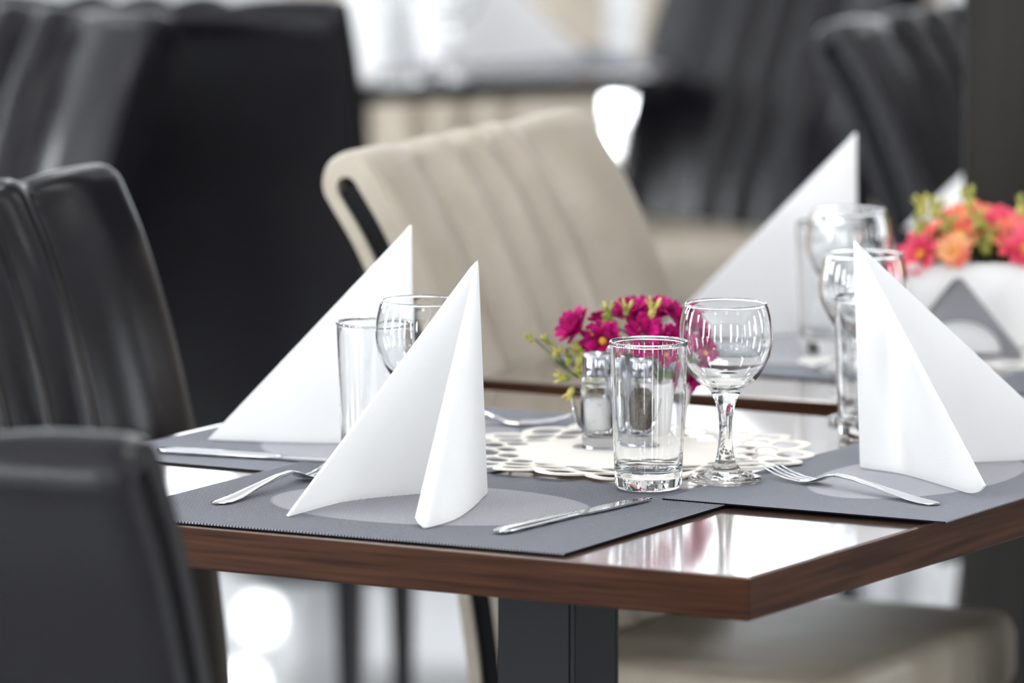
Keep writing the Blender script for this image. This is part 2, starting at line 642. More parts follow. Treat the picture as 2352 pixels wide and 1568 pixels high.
# ------------------------------------------------------------------ napkins
def napkin(label, apex_px, base, h=None, lift=0.001, z0=MZ, tip_round=(0.0, 0.05), thick=0.0024):
    """folded paper napkin standing on two wings; base = pixel points of the foot curve (A .. M .. C), index m = the crease"""
    m = base[1]
    pts = [p if isinstance(p, Vector) else at(p[0], p[1], z0) for p in base[0]]
    pts = [Vector((p.x, p.y, z0 + lift)) for p in pts]
    Mp = pts[m]
    # apex straight above the crease foot: height from the sight line
    u, v = (apex_px[0] - 1176) / F_PX, (784 - apex_px[1]) / F_PX
    d = Vector((u, math.cos(PITCH) + v * math.sin(PITCH), -math.sin(PITCH) + v * math.cos(PITCH)))
    t = Mp.y / d.y
    Q = Vector((d.x * t, Mp.y, CAM_Z + d.z * t))
    curve = spline([tuple(p) for p in pts], 12)
    n = len(curve) - 1
    bm = bmesh.new()
    K = 30
    org = Vector((Mp.x, Mp.y, z0))
    rows = []
    for k in range(1, K + 1):
        row = []
        for i, bpt in enumerate(curve):
            wv = i / n
            kk = k / K
            kmax = 1.0
            if wv < 0.12:
                kmax -= tip_round[0] * ((0.12 - wv) / 0.12) ** 2
            if wv > 0.86:
                kmax -= tip_round[1] * ((wv - 0.86) / 0.14) ** 2
            p = Q + (bpt - Q) * (kk * kmax)
            row.append(bm.verts.new(p - org))
        rows.append(row)
    top = bm.verts.new(Q - org)
    for i in range(n):
        bm.faces.new((top, rows[0][i], rows[0][i + 1]))
        for k in range(K - 1):
            bm.faces.new((rows[k][i], rows[k + 1][i], rows[k + 1][i + 1], rows[k][i + 1]))
    o = obj('napkin', bm, M['napkin'], None, loc=org, angle=0)
    md = o.modifiers.new('thickness', 'SOLIDIFY')
    md.thickness = thick
    md.offset = 0
    md.use_even_offset = False
    bv = o.modifiers.new('soft_edge', 'BEVEL')
    bv.width = thick * 0.4
    bv.segments = 2
    bv.limit_method = 'ANGLE'
    tag(o, label, 'napkin', 'folded white napkins')
    return o


napkin('white folded napkin standing nearest the camera on the front place mat', (1096, 597),
       ([(660, 1188), (790, 1154), (945, 1138), (1104, 1128), (1102, 1150), (1050, 1192), (985, 1214), (950, 1212)], 3), lift=0.0013, tip_round=(0.0, 0.03))
napkin('white folded napkin at the right, in front of the tall drinking glasses', (1963, 553),
       ([(2280, 1152), (2190, 1124), (2080, 1092), (1978, 1074), (2110, 1068), (2300, 1061), (2496, 1054)], 3), lift=0.0013, z0=TZ + 0.0048, tip_round=(0.055, 0.0))
napkin('leftmost white folded napkin, behind the glasses at the left table edge', (943, 517),
       ([(478, 1012), (620, 1017), (790, 1021), (948, 1024), (860, 1003), (740, 984), (600, 966)], 3), lift=0.0013, z0=TZ + 0.002)
napkin('tall white napkin on the second table behind the stemmed glass', (1965, 305),
       ([(1514, 767), (1660, 770), (1820, 772), (1966, 768), (1900, 745), (1800, 725), (1680, 705)], 3), lift=0.0013, z0=TZ + 0.002)
napkin('narrow white napkin tip beside the dark pillar, above the coral flowers', (2500, 128),
       ([(2078, 528), (2200, 534), (2350, 538), (2492, 535), (2440, 512), (2340, 490), (2230, 470)], 3), lift=0.0013, z0=TZ)
napkin('blurred white napkin with a long right slope on the far table', (1015, -185),
       ([(1345, 128), (1230, 140), (1120, 148), (1013, 150), (960, 140), (900, 128), (850, 118)], 3), lift=0.0013, z0=TZ + 0.002)
napkin('blurred white napkin at the left end of the far table, beside the black chair back', (905, -160),
       ([(640, 172), (720, 178), (810, 183), (905, 186), (925, 176), (950, 166), (980, 158)], 3), lift=0.0013, z0=TZ)

# ------------------------------------------------------------------ glasses
TUMBLER = [(0, 0.0), (0.024, 0.0), (0.0275, 0.0008), (0.0297, 0.004), (0.0304, 0.010), (0.0320, 0.05), (0.0338, 0.095), (0.0350, 0.1300),
           (0.0354, 0.1312), (0.0356, 0.1324), (0.0351, 0.1335), (0.0342, 0.1338), (0.0334, 0.1332), (0.0331, 0.1320), (0.0333, 0.1300), (0.0322, 0.095), (0.0302, 0.05), (0.0288, 0.024), (0.0270, 0.0175), (0.020, 0.0152), (0, 0.0150)]
GOBLET = [(0, 0.0015), (0.024, 0.0012), (0.0305, 0.0), (0.0330, 0.0012), (0.0334, 0.0032), (0.0315, 0.0048), (0.026, 0.0062), (0.0205, 0.0082), (0.0150, 0.0112), (0.0112, 0.0150),
          (0.0090, 0.0195), (0.0072, 0.029), (0.0064, 0.040), (0.0063, 0.050), (0.0070, 0.060), (0.0082, 0.067), (0.0105, 0.0750), (0.0160, 0.0850), (0.0225, 0.0890), (0.0290, 0.0945),
          (0.0356, 0.1048), (0.0398, 0.1140), (0.0418, 0.1220), (0.0426, 0.1300), (0.0422, 0.1390), (0.0410, 0.1480), (0.0390, 0.1565), (0.0374, 0.1605), (0.0374, 0.1616),
          (0.0368, 0.1625), (0.0360, 0.1626), (0.0355, 0.1619), (0.0357, 0.1609), (0.0375, 0.1560), (0.0395, 0.1475), (0.0408, 0.1385), (0.0412, 0.1300), (0.0404, 0.1222), (0.0383, 0.1145), (0.0340, 0.1052), (0.0275, 0.0965), (0.0205, 0.0905), (0.0130, 0.0872), (0.0060, 0.0852), (0, 0.0848)]


def smooth_prof(p, n=3):
    q = [tuple(v) for v in spline([(r, z, 0) for r, z in p], n)]
    return [(max(r, 0.0), z) for r, z, _ in q]


first_g = {}


def glass(kind, label, pos):
    if kind not in first_g:
        bm = bmesh.new()
        if kind == 'drinking_glass':
            pr = [TUMBLER[0]] + smooth_prof(TUMBLER[1:-1], 2) + [TUMBLER[-1]]
        else:
            pr = [GOBLET[0]] + smooth_prof(GOBLET[1:-1], 3) + [GOBLET[-1]]
        lathe(bm, pr, 96)
        o = tag(obj(kind, bm, M['glass'], None, loc=pos, angle=0), label, 'glass',
                'straight drinking glasses' if kind == 'drinking_glass' else 'stemmed wine glasses')
        first_g[kind] = o
        return o
    return dup(first_g[kind], pos, 0, label)


def on(px, py, z):
    p = at(px, py, z)
    p.z = z
    return p


RMZ = TZ + 0.0049
g1 = on(1489, 1121, RMZ)
g2 = on(1666, 1105, RMZ)
glass('drinking_glass', 'empty straight drinking glass in the middle, before the chrome shaker set', g1)
glass('wine_glass', 'empty stemmed wine glass in the middle, beside the magenta flowers', g2)
glass('drinking_glass', 'straight drinking glass at the left, partly behind the front napkin', on(861, 1069, MZ + 0.0001))
glass('wine_glass', 'stemmed wine glass at the left, half hidden by the front napkin', on(970, 1096, MZ + 0.0001))
glass('drinking_glass', 'straight drinking glass just behind the right napkin', on(1999, 1002, TZ))
glass('wine_glass', 'stemmed wine glass whose rim shows behind the tip of the right napkin', on(1981, 967, TZ))
glass('wine_glass', 'blurred stemmed wine glass standing farthest back, before the black chair', on(1947, 850, TZ + 0.0035))
glass('drinking_glass', 'blurred straight glass on white lace on the second table', on(1905, 808, TZ + 0.0035))
glass('wine_glass', 'strongly blurred wine glass between the napkins on the far table', on(1040, 185, TZ + 0.0025))
glass('drinking_glass', 'strongly blurred straight glass at the left of the far table', on(912, 197, TZ))


# ------------------------------------------------------------------ cut-out doilies
def doily(name, label, pos, R, m, nl=18, rot=0.0, wave=0.0022, thick=0.0016):
    cu = bpy.data.curves.new(name, 'CURVE')
    cu.dimensions = '2D'
    cu.fill_mode = 'BOTH'
    cu.extrude = thick / 2
    cu.resolution_u = 4

    def ring(pts):
        s = cu.splines.new('POLY')
        s.points.add(len(pts) - 1)
        for q, (x, y) in zip(s.points, pts):
            q.co = (x, y, 0, 1)
        s.use_cyclic_u = True
    n = nl * 14
    out = []
    for i in range(n):
        a = 2 * PI * i / n
        c = abs(math.cos(nl * a / 2))
        out.append((R * (0.90 + 0.10 * c ** 0.8) * math.cos(a), R * (0.90 + 0.10 * c ** 0.8) * math.sin(a)))
    ring(out)

    def leaf(a, r0, r1, half, skew=0.0):
        """almond-shaped hole"""
        pts = []
        for k in range(14):
            t = 2 * PI * k / 14
            rr = (r0 + r1) / 2 + (r1 - r0) / 2 * math.cos(t)
            ss = math.sin(t)
            wd = half * math.copysign(abs(ss) ** 1.5, ss)
            aa = a + wd / rr + skew * (rr - (r0 + r1) / 2)
            pts.append((rr * math.cos(aa), rr * math.sin(aa)))
        ring(pts)
    for k in range(nl):
        a = 2 * PI * k / nl
        leaf(a, R * 0.79, R * 0.95, R * 0.092)
        leaf(a + PI / nl, R * 0.68, R * 0.81, R * 0.10)
        leaf(a, R * 0.585, R * 0.705, R * 0.075)
    tmp = bpy.data.objects.new('tmp', cu)
    COL.objects.link(tmp)
    dg = bpy.context.evaluated_depsgraph_get()
    me = bpy.data.meshes.new_from_object(tmp.evaluated_get(dg))
    bpy.data.objects.remove(tmp)
    me.name = name
    for v in me.vertices:
        r = math.hypot(v.co.x, v.co.y) / R
        a = math.atan2(v.co.y, v.co.x)
        v.co.z += thick / 2 + wave * max(0, (r - 0.5) / 0.5) * (1.1 + math.sin(5 * a + 0.6))
    me.materials.clear()
    me.materials.append(m)
    o = bpy.data.objects.new(name, me)
    COL.objects.link(o)
    o.location = pos
    o.rotation_euler = (0, 0, rot)
    return tag(o, label, 'doily', 'cut-out doilies')


dz = on(1441, 1042, TZ + 0.0051)
doily('doily', 'round cream cut-out doily in the middle of the foreground table', dz, 0.174, M['doily'], 20, 0.2)
doily('doily', 'white lace doily under the blurred glasses on the second table', on(1950, 832, TZ + 0.001), 0.052, M['white_lace'], 10, 0.1, 0.0004)
doily('doily', 'white lace doily under the flower planter on the second table', on(2330, 792, TZ + 0.001), 0.19, M['white_lace'], 18, 0.1, 0.0006)


# ------------------------------------------------------------------ cutlery
def flat_loft(bm, st, nseg=10):
    """st: (y, half width, z of the middle, half thickness)"""
    rings = []
    for y, hw, z, ht in st:
        rings.append([Vector((hw * math.cos(2 * PI * k / nseg), y, z + ht * math.sin(2 * PI * k / nseg))) for k in range(nseg)])
    loft(bm, rings)


def aim(p, q):
    return math.atan2(-(q.x - p.x), q.y - p.y)


def fork(label, butt, tip, z):
    r = thing('fork', label, 'fork', (butt.x, butt.y, z), aim(butt, tip), 'forks')
    bm = bmesh.new()
    st = [(0, 0.0035, 0.002, 0.0008), (0.003, 0.0075, 0.002, 0.0011), (0.012, 0.0098, 0.0022, 0.0013), (0.03, 0.0092, 0.0032, 0.0013), (0.07, 0.0062, 0.0075, 0.0015), (0.11, 0.0042, 0.0118, 0.0019),
          (0.132, 0.0040, 0.0125, 0.0019), (0.143, 0.0052, 0.0108, 0.0014), (0.152, 0.0088, 0.0072, 0.0010), (0.160, 0.0118, 0.0044, 0.0009), (0.170, 0.0124, 0.0030, 0.0009), (0.1745, 0.0124, 0.0030, 0.0008)]
    flat_loft(bm, [tuple(v) for v in spline([s[:3] for s in st], 3)] and st, 12)
    obj('handle', bm, M['steel'], r)
    for k in range(4):
        x = -0.0105 + 0.007 * k
        bm = bmesh.new()
        f = [(0.1735, 0.0019, 0.0030), (0.19, 0.0017, 0.0036), (0.205, 0.0015, 0.0058), (0.218, 0.0012, 0.0094), (0.222, 0.0006, 0.0108)]
        loft(bm, [[Vector((x + hw * math.cos(2 * PI * i / 6), y, zz + 0.0008 * math.sin(2 * PI * i / 6))) for i in range(6)] for y, hw, zz in f])
        obj('tine', bm, M['steel'], r)
    return r


def knife(label, butt, tip, z):
    r = thing('table_knife', label, 'knife', (butt.x, butt.y, z), aim(butt, tip), 'table knives')
    bm = bmesh.new()
    flat_loft(bm, [(0, 0.003, 0.0030, 0.0012), (0.003, 0.0068, 0.0030, 0.0024), (0.012, 0.0090, 0.0031, 0.0030), (0.04, 0.0086, 0.0032, 0.0031), (0.085, 0.0072, 0.0032, 0.0030), (0.112, 0.0064, 0.0032, 0.0029), (0.122, 0.0056, 0.0031, 0.0022), (0.126, 0.0050, 0.0030, 0.0014)], 14)
    obj('handle', bm, M['steel'], r)
    bm = bmesh.new()
    s = [(0.125, -0.0050, 0.0052), (0.135, -0.0075, 0.0075), (0.16, -0.0090, 0.0085), (0.19, -0.0092, 0.0085), (0.215, -0.0080, 0.0083), (0.228, -0.0048, 0.0078), (0.235, 0.0010, 0.0062)]
    rings = []
    for y, x0, x1 in s:
        rings.append([Vector((x0, y, 0.0030)), Vector(((x0 + x1) / 2, y, 0.0036)), Vector((x1, y, 0.0038)), Vector((x1, y, 0.0022)), Vector(((x0 + x1) / 2, y, 0.0024))])
    loft(bm, rings)
    obj('blade', bm, M['steel'], r)
    return r


knife('polished table knife lying on the front place mat, handle towards the camera', at(1142, 1228, MZ), at(1488, 1149, MZ), MZ - 0.0002)
fork('polished fork at the right, tines towards the stemmed glass', at(2150, 1162, TZ + 0.0048), at(1760, 1093, TZ + 0.0048), TZ + 0.0047)
knife('table knife lying at the far left mat, its handle at the left edge', at(362, 1040, TZ + 0.0018), at(742, 1063, TZ + 0.0018), TZ + 0.0018)
fork('fork lying left of the front napkin, only its handle showing', at(497, 1160, MZ), at(718, 1101, MZ), MZ - 0.0002)
fork('blurred fork behind the cream doily, beside the front napkin tip', at(785, 967, TZ + 0.002), at(1275, 978, TZ + 0.002), TZ + 0.0018)

# ------------------------------------------------------------------ shaker set
SZ = TZ + 0.0068
cpos = on(1420, 1030, SZ)
ax_r = math.radians(-8)
holder = thing('condiment_holder', 'chrome shaker holder with an upright handle on the cream doily', 'condiment holder', (cpos.x, cpos.y, SZ), ax_r)


def stadium(bm, L, r, z0, z1, n=14, inset=0.0):
    rings = []
    for z, k in ((z0, 0), (z0 + 0.0008, inset * 0), (z1 - 0.001, 0), (z1, 0.001)):
        pts = []
        for i in range(n):
            t = -PI / 2 + PI * i / (n - 1)
            pts.append(Vector((L + (r - k) * math.cos(t), (r - k) * math.sin(t), z)))
        for i in range(n):
            t = PI / 2 + PI * i / (n - 1)
            pts.append(Vector((-L + (r - k) * math.cos(t), (r - k) * math.sin(t), z)))
        rings.append(pts)
    loft(bm, rings)


bm = bmesh.new()
stadium(bm, 0.024, 0.0185, 0.0, 0.002)
stadium(bm, 0.020, 0.014, 0.002, 0.0125)
obj('base', bm, M['dark_chrome'], holder)
# boat-shaped cradle: a band of sheet steel curling up at both ends
bm = bmesh.new()
rings = []
NB = 40
for i in range(NB + 1):
    t = i / NB * 2 - 1
    x = 0.0435 * math.sin(t * 1.25) / math.sin(1.25)
    z = 0.0125 + 0.034 * abs(t) ** 3.4
    hw = 0.0165 * math.sqrt(max(0.02, 1 - max(0, abs(t) - 0.55) ** 2 / 0.2026 * 0.98))
    nx, nz = -math.copysign(min(1, abs(t) ** 2.4), t), 1 - 0.75 * abs(t) ** 2.4
    q = Vector((nx, 0, nz)).normalized() * 0.0012
    rings.append([Vector((x, -hw, z)), Vector((x, hw, z)), Vector((x, hw, z)) + q, Vector((x, -hw, z)) + q])
loft(bm, rings)
obj('cradle', bm, M['dark_chrome'], holder)
bm = bmesh.new()
prof = [(-0.0095, 0.0125), (-0.0095, 0.098)] + [(0.0095 * math.cos(PI - PI * k / 12) * 1.0, 0.098 + 0.0095 * math.sin(PI * k / 12)) for k in range(1, 12)] + [(0.0095, 0.098), (0.0095, 0.0125)]
loft(bm, [[Vector((x * 1.2 - 0.002, 0.0172 + 0.0007 * s, z - 0.010 if z > 0.05 else z - 0.0105)) for x, z in prof] for s in (-1, 1)])
obj('handle', bm, M['chrome'], holder, angle=30)


def shaker(label, off, fill, level):
    c = Vector((cpos.x + off * math.cos(ax_r), cpos.y + off * math.sin(ax_r), SZ + 0.0143))
    r = thing('shaker', label, 'shaker', c, 0, 'glass table shakers')
    bm = bmesh.new()
    ou = [(0, 0), (0.0120, 0), (0.0148, 0.0016), (0.0155, 0.006), (0.0155, 0.030), (0.0150, 0.0335), (0.0155, 0.037), (0.0155, 0.046), (0.0150, 0.0485), (0.0154, 0.051), (0.0150, 0.0535), (0.0130, 0.0545)]
    inn = [(0.0118, 0.0545), (0.0132, 0.051), (0.0134, 0.046), (0.0134, 0.006), (0.0120, 0.0036), (0, 0.0034)]
    lathe(bm, ou + inn, 40)
    obj('jar', bm, M['glass'], r, angle=50)
    bm = bmesh.new()
    lathe(bm, [(0, 0.0036), (0.0118, 0.0038), (0.0131, 0.0062), (0.0131, level - 0.003), (0.010, level + 0.001), (0.004, level - 0.001), (0, level)], 32)
    obj('filling', bm, fill, r)
    bm = bmesh.new()
    lathe(bm, [(0, 0.0535), (0.0140, 0.0535), (0.0142, 0.0548), (0.0138, 0.0725), (0.0128, 0.0748), (0.008, 0.0765), (0, 0.0772)], 40)
    cap = obj('cap', bm, M['dark_chrome'], r, angle=50)
    bm = bmesh.new()
    for k in range(6):
        lathe(bm, [(0, 0.0769), (0.0008, 0.0769), (0.0008, 0.0773), (0, 0.0773)], 8,
              M4=Matrix.Translation((0.0045 * math.cos(k * PI / 3), 0.0045 * math.sin(k * PI / 3), -0.0002)))
    obj('pouring_hole', bm, M['frame_black'], cap)
    return r


shaker('glass salt shaker with a chrome cap, left of the holder handle', -0.0195, M['salt'], 0.031)
shaker('glass pepper shaker seen through the straight drinking glass', 0.0195, M['pepper'], 0.040)


# ------------------------------------------------------------------ flowers
def petal(bm, base, out, nrm, L, W, curl, mi=0):
    side = out.cross(nrm).normalized()
    n = 6
    prev = None
    for i in range(n + 1):
        t = i / n
        wd = W * (0.30 + 0.70 * math.sin(PI * min(1, t * 0.78 + 0.08)) ** 0.8) * (1 if t < 0.97 else 0.62)
        c = base + out * (L * t) + nrm * (curl * L * t * t)
        lift = nrm * (0.16 * wd)
        row = [bm.verts.new(c - side * wd / 2 + lift), bm.verts.new(c), bm.verts.new(c + side * wd / 2 + lift)]
        if prev:
            for a in (0, 1):
                bm.faces.new((prev[a], prev[a + 1], row[a + 1], row[a])).material_index = mi
        prev = row


def daisy(parent, c, axis, R, m, cup=0.5, n=14, layers=2, yellow=True):
    axis = Vector(axis).normalized()
    x = axis.orthogonal().normalized()
    y = axis.cross(x)
    bm = bmesh.new()
    for l in range(layers):
        k = n if l == 0 else int(n * 0.7)
        for i in range(k):
            a = 2 * PI * (i + 0.5 * l) / k + random.uniform(-0.12, 0.12)
            rad = x * math.cos(a) + y * math.sin(a)
            el = cup + 0.32 * l + random.uniform(-0.1, 0.1)
            out = (rad * math.cos(el) + axis * math.sin(el)).normalized()
            nr = (axis * math.cos(el) - rad * math.sin(el)).normalized()
            petal(bm, c + rad * R * 0.10, out, nr, R * random.uniform(0.85, 1.05) * (1 - 0.14 * l), R * 0.37, random.uniform(-0.22, 0.04))
    h = obj('flower_head', bm, m, parent, angle=0)
    sm = h.modifiers.new('thickness', 'SOLIDIFY')
    sm.thickness = 0.0004
    if yellow:
        bm = bmesh.new()
        bmesh.ops.create_icosphere(bm, subdivisions=2, radius=R * 0.2)
        for v in bm.verts:
            v.co *= random.uniform(0.85, 1.12)
            v.co = c + axis * R * 0.12 + v.co
        obj('flower_centre', bm, M['pollen'], h)
    return h


def budspray(parent, c, d, L, R):
    """a small green calyx with yellow-green points, as one bud"""
    d = Vector(d).normalized()
    bm = bmesh.new()
    x = d.orthogonal().normalized()
    y = d.cross(x)
    Mx = Matrix((x, y, d)).transposed().to_4x4()
    Mx.translation = c
    lathe(bm, [(0, 0), (R * 0.5, L * 0.12), (R * 0.8, L * 0.35), (R * 0.7, L * 0.55), (R * 0.45, L * 0.66), (0, L * 0.68)], 10, M4=Mx)
    for k in range(5):
        a = 2 * PI * k / 5
        rad = x * math.cos(a) + y * math.sin(a)
        petal(bm, c + d * L * 0.5 + rad * R * 0.35, (d + rad * 0.45).normalized(), (rad - d * 0.3).normalized(), L * 0.55, R * 0.8, 0.1)
    o = obj('bud', bm, M['bud'], parent, angle=0)
    sm = o.modifiers.new('thickness', 'SOLIDIFY')
    sm.thickness = 0.0003
    return o


def leaf_on(bm, p, q, W):
    p, q = Vector(p), Vector(q)
    o = (q - p)
    n = o.cross(Vector((0, -1, 0.3))).cross(o).normalized()
    petal(bm, p, o.normalized(), n, o.length, W, -0.05)


def fl(px, py, Y):
    """point on the sight line of a pixel at distance Y"""
    u, v = (px - 1176) / F_PX, (784 - py) / F_PX
    d = Vector((u, math.cos(PITCH) + v * math.sin(PITCH), -math.sin(PITCH) + v * math.cos(PITCH)))
    return Vector((d.x, d.y, d.z)) * (Y / d.y) + Vector((0, 0, CAM_Z))


fp = on(1524, 1000, SZ)
FY = fp.y
fa = thing('flower_pot', 'small white pot of magenta daisies behind the shakers', 'flower pot', fp)
inv = Vector((fp.x, fp.y, SZ))
bm = bmesh.new()
lathe(bm, [(0, 0), (0.019, 0), (0.0205, 0.0015), (0.0255, 0.046), (0.0262, 0.050), (0.0255, 0.0515), (0.0240, 0.050), (0.0232, 0.044), (0, 0.043)], 48)
obj('pot', bm, M['white_ceramic'], fa)
HEADS = [(1333, 758, -0.004, (-0.75, -0.45, 0.55), 0.0205, 0.55), (1388, 783, -0.012, (-0.35, -0.85, 0.1), 0.020, 0.35), (1392, 742, 0.010, (-0.3, 0.2, 0.9), 0.017, 0.5),
         (1447, 735, -0.002, (-0.15, -0.35, 0.9), 0.0215, 0.55), (1503, 733, 0.006, (0.1, -0.3, 0.95), 0.0225, 0.6), (1478, 768, -0.016, (0, -0.85, 0.4), 0.019, 0.4),
         (1556, 745, 0.0, (0.45, -0.3, 0.85), 0.0195, 0.5), (1540, 790, -0.014, (0.35, -0.8, 0.2), 0.019, 0.35), (1592, 772, 0.004, (0.85, -0.3, 0.25), 0.018, 0.35),
         (1606, 822, -0.008, (0.6, -0.75, 0.1), 0.0155, 0.15), (1580, 862, 0.0, (0.7, -0.4, -0.5), 0.0165, 0.35)]
bm_st = bmesh.new()
core = Vector((0, 0, 0.05))
for px, py, dy, axis, R, cup in HEADS:
    p = fl(px, py, FY + dy) - inv
    daisy(fa, p, axis, R * 1.12, M['magenta'], cup + 0.22, 17, 2, cup < 0.4)
    mid = (core * 0.45 + p * 0.55) + Vector((0, 0, 0.012))
    tube(bm_st, spline([core, mid, p - Vector(axis).normalized() * 0.001], 5), 0.0010, 6)
twigs = [[(1395, 930), (1350, 880), (1315, 855), (1275, 822), (1228, 778)], [(1330, 868), (1300, 850), (1276, 828)], [(1400, 900), (1345, 850), (1322, 830)],
         [(1410, 940), (1350, 905), (1308, 900)], [(1300, 846), (1275, 800), (1256, 782)]]
for tw in twigs:
    tube(bm_st, spline([fl(x, y, FY - 0.004 + 0.002 * i) - inv for i, (x, y) in enumerate(tw)], 5), 0.0008, 6)
for x, y in ((1375, 800), (1404, 820), (1480, 830), (1540, 850), (1450, 800), (1425, 850), (1390, 860), (1370, 900), (1520, 870), (1560, 850)):
    p = fl(x, y, FY + random.uniform(-0.015, 0.01)) - inv
    q = p + Vector((random.uniform(-0.014, 0.014), random.uniform(-0.01, 0.006), random.uniform(-0.012, 0.016)))
    leaf_on(bm_st, core * 0.4 + p * 0.6, q, 0.009)
s_ob = obj('stems_and_leaves', bm_st, M['stem'], fa, angle=0)
for x, y, dx, dz, L, R in ((1400, 742, -0.1, 1, 0.021, 0.004), (1437, 740, 0.05, 1, 0.022, 0.004), (1494, 740, 0.15, 1, 0.024, 0.0048), (1226, 786, -0.6, 0.7, 0.012, 0.0035),
                           (1262, 792, -0.5, 0.7, 0.012, 0.0035), (1274, 826, 0.2, 0.9, 0.014, 0.0042), (1305, 842, 0.1, 1, 0.017, 0.0046), (1326, 842, 0.3, 0.9, 0.019, 0.0055),
                           (1312, 868, -0.7, 0.1, 0.016, 0.005), (1318, 888, -0.5, -0.8, 0.015, 0.004), (1338, 808, -0.6, 0.5, 0.014, 0.0048), (1384, 756, 0.3, 0.8, 0.015, 0.005),
                           (1402, 758, 0.4, 0.6, 0.011, 0.004), (1468, 772, -0.2, 0.6, 0.010, 0.0036), (1500, 776, 0.3, 0.6, 0.011, 0.004), (1360, 775, -0.2, 0.9, 0.011, 0.004),
                           (1375, 845, -0.6, 0.4, 0.013, 0.0042), (1345, 870, -0.4, 0.6, 0.015, 0.0052)):
    budspray(fa, fl(x, y, FY - 0.014) - inv, (dx, -0.25, dz), L, R)

# planter on the second table
pb = on(2205, 800, TZ + 0.0038)
plw = 0.30
pz = TZ + 0.0038
planter = thing('flower_planter', 'white box planter full of coral and orange flowers on the second table', 'planter', (0, 0, 0), 0)
lx = fl(2086, 700, pb.y).x
planter.location = (lx + plw / 2, pb.y + 0.055, pz)
ph = fl(2205, 606, pb.y).z - pz
bm = bmesh.new()
box(bm, -plw / 2, plw / 2, -0.055, 0.055, 0, ph, 0.004, 2)
box(bm, -plw / 2 - 0.001, plw / 2 + 0.001, -0.056, 0.056, ph - 0.006, ph, 0.002, 2)
obj('planter_box', bm, M['white_ceramic'], planter)
bm = bmesh.new()
bmesh.ops.create_grid(bm, x_segments=24, y_segments=8, size=0.5)
for v in bm.verts:
    v.co = Vector((v.co.x * (plw - 0.02), v.co.y * 0.09, ph + 0.004 + random.uniform(-0.003, 0.008)))
obj('moss', bm, M['soil'], planter)
pinv = Vector(planter.location)
bm_st = bmesh.new()
PH = [(2118, 588, -0.03, (-0.5, -0.6, 0.5), 0.026, 'pink'), (2140, 552, 0.0, (-0.5, -0.3, 0.8), 0.024, 'coral'), (2205, 545, -0.01, (-0.1, -0.6, 0.8), 0.028, 'orange'),
      (2232, 505, 0.02, (0, -0.3, 0.95), 0.026, 'orange'), (2262, 520, 0.0, (0.1, -0.4, 0.9), 0.024, 'coral'), (2300, 525, 0.0, (0.2, -0.5, 0.85), 0.028, 'pink'),
      (2322, 560, -0.02, (0.3, -0.7, 0.6), 0.028, 'coral'), (2352, 575, -0.03, (0.1, -0.7, 0.5), 0.026, 'pink'), (2190, 580, -0.04, (-0.1, -0.9, 0.4), 0.020, 'orange'),
      (2380, 545, 0.0, (0.3, -0.4, 0.8), 0.028, 'coral'), (2440, 560, -0.01, (0.3, -0.5, 0.8), 0.026, 'orange'), (2500, 545, 0.0, (0.2, -0.5, 0.8), 0.027, 'pink'), (2190, 510, 0.03, (-0.2, -0.2, 0.9), 0.022, 'coral')]
for px, py, dy, axis, R, mk in PH:
    p = fl(px, py, pinv.y - 0.01 + dy) - pinv
    daisy(planter, p, axis, R, M[mk], 0.5, 13, 2)
    tube(bm_st, [Vector((p.x * 0.95, p.y * 0.6, ph)), p], 0.0014, 6)
for x, y in ((2160, 595), (2240, 585), (2262, 590), (2150, 580), (2275, 580), (2230, 570), (2300, 595), (2336, 598), (2180, 560), (2400, 590), (2460, 590)):
    p = fl(x, y, pinv.y - 0.03) - pinv
    for k in range(3):
        leaf_on(bm_st, Vector((p.x, p.y + 0.01, ph)), p + Vector((random.uniform(-0.02, 0.02), random.uniform(-0.015, 0.01), random.uniform(0, 0.02))), 0.014)
obj('stems_and_leaves', bm_st, M['stem'], planter, angle=0)
for x, y in ((2105, 545), (2122, 500), (2145, 505), (2268, 592), (2275, 565), (2232, 480), (2250, 530), (2342, 500), (2200, 595), (2170, 540), (2310, 590)):
    budspray(planter, fl(x, y, pinv.y - 0.035) - pinv, (random.uniform(-0.3, 0.3), -0.3, 1), 0.024, 0.008)

# triangular napkin holder
hb = on(2203, 818, TZ + 0.0038)
hold = thing('napkin_holder', 'triangular steel napkin holder with a half-round opening before the white planter', 'napkin holder', hb, 0)


